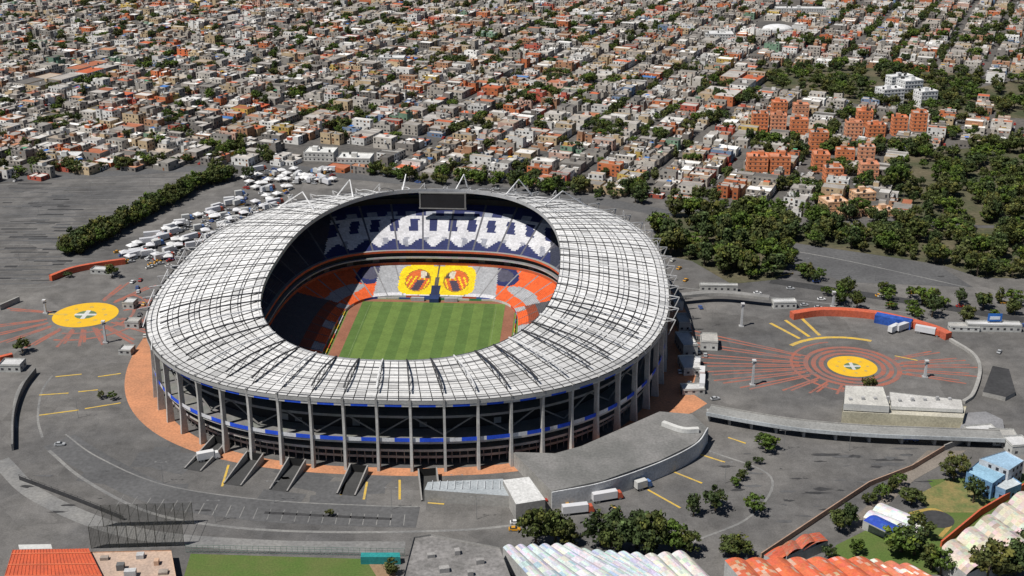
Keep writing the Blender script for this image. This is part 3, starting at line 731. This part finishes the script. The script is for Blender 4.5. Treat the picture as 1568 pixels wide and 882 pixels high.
sheet('sports_field_grass',GP([(275,905),(292,848),(420,852),(560,856),(600,862),(610,905)]),.06,M_grass)
sheet('sports_field_border',GP([(560,856),(600,858),(612,905),(590,905)]),.09,mat('dirt',(.3,.2,.12)))
F_=Soup(); fa,fb=np.array(G(285,846)),np.array(G(620,852))
for k in range(40):
    q=fa+(fb-fa)*k/39; F_.beam((*q,0),(*q,3.2),.12,(.25,.3,.27))
for z_ in (.3,1.2,2.2,3.1): F_.beam((*fa,z_),(*fb,z_),.09,(.12,.2,.17))
F_.obj('chain_link_fence',M_steel)
prism('teal_shed',GP([(553,846),(612,846),(613,853),(552,853)],3),0,3,mat('teal',(.03,.25,.26)),mat('teal_roof',(.03,.3,.3)))
prism('concrete_hall',GP([(612,905),(634,822),(660,818),(765,838),(790,905)],9),0,9,M_conc,mat('hall_roof',(.25,.24,.235),(.15,.145,.14),s1=.1,s2=.8),None,.7)
S=Soup()
for u_,v_ in ((660,850),(700,845),(735,860),(680,872),(720,878)):
    q=G(u_,v_,9); S.box(q[0],q[1],8.3,U(1,3.5),U(1,2.5),U(.8,1.8),.2,(.34,.33,.32))
S.obj('hall_roof_units',M_vc)
def corrug(name,pts,z0,z1,n,col,col2,vault=1.2):
    p=[np.array(q) for q in pts]; S=Soup(); S.poly_prism([tuple(q) for q in p],z0,z1,(.45,.45,.44))
    seg=6
    for k in range(n):
        for j in range(seg):
            t0,t1=(k+j/seg)/n,(k+(j+1)/seg)/n; h0,h1=[z1+vault*math.sin(math.pi*x/seg) for x in(j,j+1)]
            A=p[0]+(p[1]-p[0])*t0;B=p[0]+(p[1]-p[0])*t1;Cc=p[3]+(p[2]-p[3])*t1;D=p[3]+(p[2]-p[3])*t0
            for m in range(10):
                f0,f1=m/10,(m+1)/10; L=lambda P1,P2,f:P1+(P2-P1)*f
                c=col if R()<.8 else col2; c=tuple(x*U(.82,1.08) for x in c)
                S.quad((*L(A,D,f0),h0),(*L(B,Cc,f0),h1),(*L(B,Cc,f1),h1),(*L(A,D,f1),h0),c)
    return S.obj(name,M_vc)
corrug('white_market_roof',GP([(770,838),(880,835),(1010,905),(830,905)],7),0,7,6,(.60,.62,.63),(.4,.48,.55))
corrug('white_market_roof',GP([(885,843),(985,850),(1060,905),(1000,905)],6.5),0,6.5,5,(.5,.55,.61),(.66,.66,.66))
corrug('white_market_roof',GP([(985,852),(1050,846),(1110,905),(1040,905)],7),0,7,3,(.66,.64,.58),(.5,.5,.5))
corrug('red_warehouse_roof',GP([(1110,858),(1330,856),(1400,905),(1150,905)],8),0,8,7,(.62,.15,.07),(.60,.36,.26))
corrug('red_warehouse_roof',GP([(1330,858),(1400,868),(1470,905),(1400,905)],7),0,7,3,(.6,.2,.12),(.7,.66,.6))
corrug('long_white_shed',GP([(1436,845),(1568,752),(1640,800),(1480,880)],7),0,7,5,(.66,.60,.50),(.46,.42,.36),1.6)
corrug('blue_tarp_shed',GP([(1322,792),(1350,770),(1425,800),(1400,822)],5),0,5,2,(.75,.75,.75),(.7,.7,.72),1.)
corrug('blue_tarp_shed',GP([(1322,797),(1345,790),(1382,808),(1365,818)],5.6),5.1,5.6,1,(.03,.08,.4),(.04,.1,.45),1.2)
corrug('small_red_roof',GP([(1170,850),(1255,815),(1268,828),(1190,860)],4),0,4,2,(.55,.12,.06),(.4,.2,.14))
corrug('small_red_roof',GP([(1195,838),(1240,818),(1250,830),(1205,852)],5),0,5,2,(.5,.14,.08),(.4,.2,.14))
BH=empty('blue_white_villa')
for pl,z,cw,cr in (([(1480,722),(1500,705),(1545,722),(1520,740)],7,(.15,.3,.5),(.3,.5,.65)),([(1500,702),(1540,690),(1568,705),(1545,720)],9,(.6,.62,.65),(.35,.52,.68)),([(1520,742),(1548,728),(1565,740),(1540,750)],5,(.2,.35,.55),(.55,.6,.62))):
    pp=GP(pl,z); prism('block',pp,0,z,mat('villa_wall',cw),mat('villa_roof',cr),BH,.5); S=Soup()
    for k in range(4):
        A=np.array(pp[k]);B=np.array(pp[(k+1)%4]); d=B-A; L_=np.linalg.norm(d); d/=L_; nn=np.array([d[1],-d[0]]); ctr_=np.mean(np.array(pp),0)
        if np.dot(nn,(A+B)/2-ctr_)<0: nn=-nn
        for f in range(int(z//3)):
            for j in range(int(L_//3)):
                c_=A+d*(1.5+j*3)+nn*.06; S.quad((*(c_-d*.6),f*3+.9),(*(c_+d*.6),f*3+.9),(*(c_+d*.6),f*3+2.2),(*(c_-d*.6),f*3+2.2),(.03,.03,.04))
    S.obj('windows',M_vc,BH)
sheet('garden_lawn',GP([(1262,880),(1280,835),(1340,805),(1440,770),(1420,735),(1568,725),(1620,800),(1500,880)]),.05,M_grass)
sheet('garden_soil',GP([(1400,760),(1450,735),(1520,745),(1500,785),(1430,785)]),.08,mat('dry_lawn',(.25,.2,.08),(.12,.15,.05),s1=.2))
sheet('dirt_path',GP([(1300,800),(1420,690),(1480,690),(1400,735),(1320,810)]),.07,mat('gravel',(.24,.21,.18)))
ribbon('yellow_footpath',GP([(1380,790),(1430,780),(1455,800),(1440,822)]),1.6,.1,mat('ochre_path',(.4,.28,.08)))
x,y=G(1435,795); arc('garden_pond',(x,y),0,6,0,360,.12,M_dark,None,24)
BW=mat('garden_wall',(.45,.3,.22))
wall('garden_wall',GP([(1165,855),(1262,790),(1330,745),(1395,720),(1445,690)]),.4,0,2.2,BW,sm=False)
wall('garden_wall',GP([(1440,840),(1500,790),(1568,750),(1600,735)]),.6,0,3,M_redwall,sm=False)
wall('garden_wall',GP([(1445,690),(1480,676),(1568,682)]),.5,0,2.6,M_conc,sm=False)
for k,(u,v,w,d,h) in enumerate(((1535,676,10,8,4),(1555,690,8,8,5),(1500,668,12,6,4),(1085,530,8,10,5),(1050,535,7,16,6),(1055,565,8,14,4),(1045,500,6,12,5),(1060,600,10,6,3),(1520,505,26,5,4),(1475,505,14,5,3),(160,418,14,5,3),(20,565,10,7,4),(1035,470,5,10,5),(1100,445,20,3,4),(200,470,6,6,4),(205,500,7,5,4),(195,540,6,6,3),(1200,470,12,5,4))):
    x,y=G(u,v); g_=U(.4,.6); building('service_booth',x,y,w,d,h,U(-.2,.2),(g_,g_,g_*.96),(.55,.55,.55) if k%3 else (.4,.39,.37),floors=1,extras=False)
x,y=G(1518,500); S=Soup(); S.box(0,-2.6,4,7,.3,4,0,(.03,.15,.5)); S.box(0,-2.8,5,5,.2,1.6,0,(.6,.65,.7)); S.beam((-3,-2.6,0),(-3,-2.6,4),.3,(.3,.3,.3)); S.beam((3,-2.6,0),(3,-2.6,4),.3,(.3,.3,.3)); o=S.obj('blue_billboard',M_vc); o.location=(x,y,0)
wall('footbridge',GP([(1040,452),(1100,448),(1178,455)],5),4,4,5.5,M_conc,mt=M_lane)
def mast(u,v,h):
    x,y=G(u,v); S=Soup(); S.beam((0,0,0),(0,0,h),1.2,(.5,.51,.52),.7); S.box(0,0,0,2.4,2.4,.6,0,(.4,.4,.4)); S.box(0,0,h,1.7,1.7,.6,0,(.6,.6,.6))
    for a in (-.7,.7): S.box(a,0,h-1.2,.6,1.1,.5,0,(.3,.3,.3))
    o=S.obj('plaza_light_mast',M_vc); o.location=(x,y,0)
for u,v,h in ((1135,500,12),(1152,590,12),(1416,578,8),(162,525,11),(70,480,7),(1275,470,8)): mast(u,v,h)
def lamp(u,v,h=9):
    x,y=G(u,v); S=Soup(); S.beam((0,0,0),(0,0,h),.16,(.25,.25,.25),.1); S.beam((0,0,h),(1.8,0,h+.3),.09,(.25,.25,.25)); S.beam((0,0,h),(-1.8,0,h+.3),.09,(.25,.25,.25)); S.box(2,0,h+.2,.8,.3,.15,0,(.3,.3,.3)); S.box(-2,0,h+.2,.8,.3,.15,0,(.3,.3,.3)); o=S.obj('street_lamp',M_vc); o.location=(x,y,0)
for u,v in ((60,330),(30,400),(140,300),(230,290),(120,640),(250,740),(420,770),(600,780),(730,795),(1110,740),(1200,690),(1300,690),(1230,420),(1340,430),(1180,400),(700,760),(330,800),(1090,500),(1240,600)): lamp(u,v)
# ------------------------------------------------ vehicles
def loft(S,secs,col):
    for (x0,w0,b0,t0),(x1,w1,b1,t1) in zip(secs[:-1],secs[1:]):
        c=col
        S.quad((x0,-w0,b0),(x1,-w1,b1),(x1,-w1*.95,t1),(x0,-w0*.95,t0),c); S.quad((x0,w0,b0),(x1,w1,b1),(x1,w1*.95,t1),(x0,w0*.95,t0),c)
        S.quad((x0,-w0*.95,t0),(x1,-w1*.95,t1),(x1,w1*.95,t1),(x0,w0*.95,t0),c)
    for s in(secs[0],secs[-1]): x,w,b,t=s; S.quad((x,-w,b),(x,w,b),(x,w*.95,t),(x,-w*.95,t),c)
def wheels(S,xs,hw,r=.34):
    for x in xs:
        for s in(-1,1):
            for k in range(8):
                a,b=k*math.pi/4,(k+1)*math.pi/4; A=(x+r*math.cos(a),r+r*math.sin(a));B=(x+r*math.cos(b),r+r*math.sin(b))
                S.quad((A[0],s*hw,A[1]),(B[0],s*hw,B[1]),(B[0],s*(hw-.22),B[1]),(A[0],s*(hw-.22),A[1]),(.02,.02,.02)); S.quad((x,s*hw,r),(A[0],s*hw,A[1]),(B[0],s*hw,B[1]),(x,s*hw,r),(.2,.2,.2))
def car_mesh(c):
    S=Soup(); loft(S,[(-2.15,.75,.35,.8),(-2.,.86,.28,.92),(-1.2,.88,.25,.95),(.9,.88,.25,.95),(1.9,.84,.28,.8),(2.15,.7,.35,.65)],c)
    g=(.03,.035,.04); loft(S,[(-1.75,.7,.94,.96),(-1.15,.76,.94,1.38),(.25,.76,.94,1.42),(1.0,.74,.94,.96)],g)
    S.quad((-1.15,-.7,1.40),(.2,-.7,1.44),(.2,.7,1.44),(-1.15,.7,1.40),c)
    wheels(S,(-1.35,1.35),.9); return S.mesh('car_body',M_car)
def truck_mesh(L,c,cab):
    S=Soup(); loft(S,[(-L/2,1.25,1.0,3.9),(L/2-2.4,1.25,1.0,3.9)],c); loft(S,[(L/2-2.2,1.2,.6,3.0),(L/2-.7,1.2,.6,3.0),(L/2-.2,1.2,.6,1.7),(L/2,1.15,.6,1.6)],cab)
    S.quad((L/2-.65,-1,2.9),(L/2-.17,-1,1.8),(L/2-.17,1,1.8),(L/2-.65,1,2.9),(.03,.03,.04)); S.box(-1,0,.7,L-2.5,.9,.32,0,(.05,.05,.05))
    wheels(S,(-L/2+1.2,-L/2+2.3,L/2-1.3),1.25,.5); return S.mesh('truck_body',M_car)
def tent_mesh(c):
    S=Soup(); w=2.6
    for x,y in((-w,-w),(w,-w),(w,w),(-w,w)): S.beam((x,y,0),(x,y,2.4),.1,(.5,.5,.5))
    q=[(-w,-w,2.4),(w,-w,2.4),(w,w,2.4),(-w,w,2.4)]
    for k in range(4): S.quad(q[k],q[(k+1)%4],(0,0,3.8),(0,0,3.8),c); a,b=q[k],q[(k+1)%4]; S.quad(a,b,(b[0],b[1],2.0),(a[0],a[1],2.0),c)
    return S.mesh('tent_canopy',M_vc)
CM=[car_mesh(c) for c in((.7,.7,.7),(.4,.41,.42),(.04,.04,.045),(.35,.03,.02),(.05,.1,.3),(.6,.59,.55),(.6,.3,.03))]
TKM=[truck_mesh(9,(.68,.68,.68),(.7,.7,.7)),truck_mesh(12,(.62,.62,.64),(.5,.1,.05)),truck_mesh(7,(.55,.55,.53),(.1,.2,.45))]
TNM=[tent_mesh(c) for c in((.72,.72,.72),(.64,.64,.66),(.7,.35,.03))]
def put(name,me,u,v,rz):
    x,y=G(u,v); o=bpy.data.objects.new(name,me); o.location=(x,y,.08); o.rotation_euler=(0,0,rz); return link(o)
for k in range(170):
    t=R(); s=R(); u=178+t*200+s*62; v=395-t*98+s*22-5
    r=R()
    if r<.62: put('parked_car',random.choice(CM[:2]+CM),u,v,U(-.15,.15)+.6+(1.57 if R()<.4 else 0))
    elif r<.78: put('box_truck',random.choice(TKM),u,v,.6+U(-.3,.3))
    else: put('white_tent',random.choice(TNM[:2]),u,v,U(0,1))
for k in range(95):
    u=U(375,510); v=U(262,305) if u<450 else U(262,282); r=R()
    put(*(('parked_car',random.choice(CM)) if r<.5 else ('white_tent',TNM[0]) if r<.8 else ('box_truck',random.choice(TKM))),u,v,U(0,3))
for k in range(26): put('parked_car',random.choice(CM),U(175,290),U(385,412),.6)
for u,v in((190,335),(198,340),(205,332)): put('yellow_tent',TNM[2],u,v,.3)
for k in range(36): put('parked_car',random.choice(CM),U(200,245)+0,U(430,520),U(1.2,1.8)) if k%3==0 else put('parked_car',random.choice(CM),U(1040,1090),U(470,620),U(1.2,1.8)) if k%3==1 else put('parked_car',random.choice(CM),U(1180,1560),U(440,475),U(-.2,.2))
for u,v,r in ((930,766,.3),(985,748,.5),(885,786,.2),(1075,590,1.4),(1075,575,1.4),(1068,560,1.4),(320,704,.4),(1385,505,.6),(1420,512,-.5),(1370,508,.7)): put('box_truck',random.choice(TKM),u,v,r)
for u,v,r in ((790,802,0),(788,812,0),(92,682,.1),(830,768,.1),(870,775,.2),(1540,672,.3),(1060,655,.3),(1095,612,.3),(1080,545,1.5),(1160,450,.1),(1250,432,.1),(1300,440,.1),(1470,470,.1),(420,260,.1),(640,280,-.2),(760,290,-.2),(1030,400,1),(1040,412,1),(1050,430,1),(1568,500,.1),(1530,540,1)): put('parked_car',random.choice(CM),u,v,r)
put('flat_blue_trailer',truck_mesh(7,(.05,.15,.5),(.05,.15,.5)),1392,675,0)
# ------------------------------------------------ individual trees
for u,v,h in ((1062,790,8),(1095,782,10),(1155,785,7),(1172,690,9),(35,540,8),(172,425,8),(155,610,4),(172,612,4),(1330,598,8),(820,835,13),(850,830,12),(872,838,9),(920,835,14),(950,840,15),(975,838,15),(1000,845,14),(1030,842,12),(1050,848,10),(1130,855,10),(1118,848,8),(935,850,10),(990,852,11),
  (1460,735,12),(1490,770,10),(1395,772,8),(1300,805,9),(1285,812,8),(1380,845,12),(1400,850,12),(1425,872,10),(1440,880,10),(1530,885,14),(1555,880,14),(1510,890,12),(1405,822,9),(1350,765,7),(1330,772,6),(1310,850,6),(1270,855,6),(1565,850,10),(600,880,7),(840,890,7),(105,425,4),(5,265,10),(65,250,9),(380,275,11),(330,265,9),(1365,755,6),(1375,745,6),(1145,720,4),(1135,735,4),(1125,745,4),(1160,710,4),(505,790,3)):
    x,y=G(u,v); tree(x,y,h)
# ------------------------------------------------ light, sky, camera
w=bpy.data.worlds.new('World'); scene.world=w; w.use_nodes=True; nt=w.node_tree; bg=nt.nodes['Background']
sky=nt.nodes.new('ShaderNodeTexSky'); sky.sky_type='NISHITA'; sky.sun_disc=False
sd=Vector((-.43,-.27,.86)).normalized()
sky.sun_elevation=math.asin(sd.z); sky.sun_rotation=math.atan2(sd.x,sd.y); sky.altitude=2200; sky.dust_density=1.5
nt.links.new(sky.outputs[0],bg.inputs[0]); bg.inputs[1].default_value=.05
L=bpy.data.lights.new('sun','SUN'); L.energy=5.0; L.angle=math.radians(.5); L.color=(1,.96,.9); lo=bpy.data.objects.new('sun',L); lo.rotation_euler=sd.to_track_quat('Z','Y').to_euler(); COL.objects.link(lo)
cam=bpy.data.cameras.new('camera'); co=bpy.data.objects.new('camera',cam); COL.objects.link(co); co.location=(0,0,H); co.rotation_euler=(math.pi/2-P,0,0)
cam.sensor_width=36; cam.lens=36*F/1568; cam.clip_start=1; cam.clip_end=20000; scene.camera=co
scene.view_settings.view_transform='Standard'; scene.view_settings.look='None'; scene.view_settings.exposure=0
print('blocks',ctr)
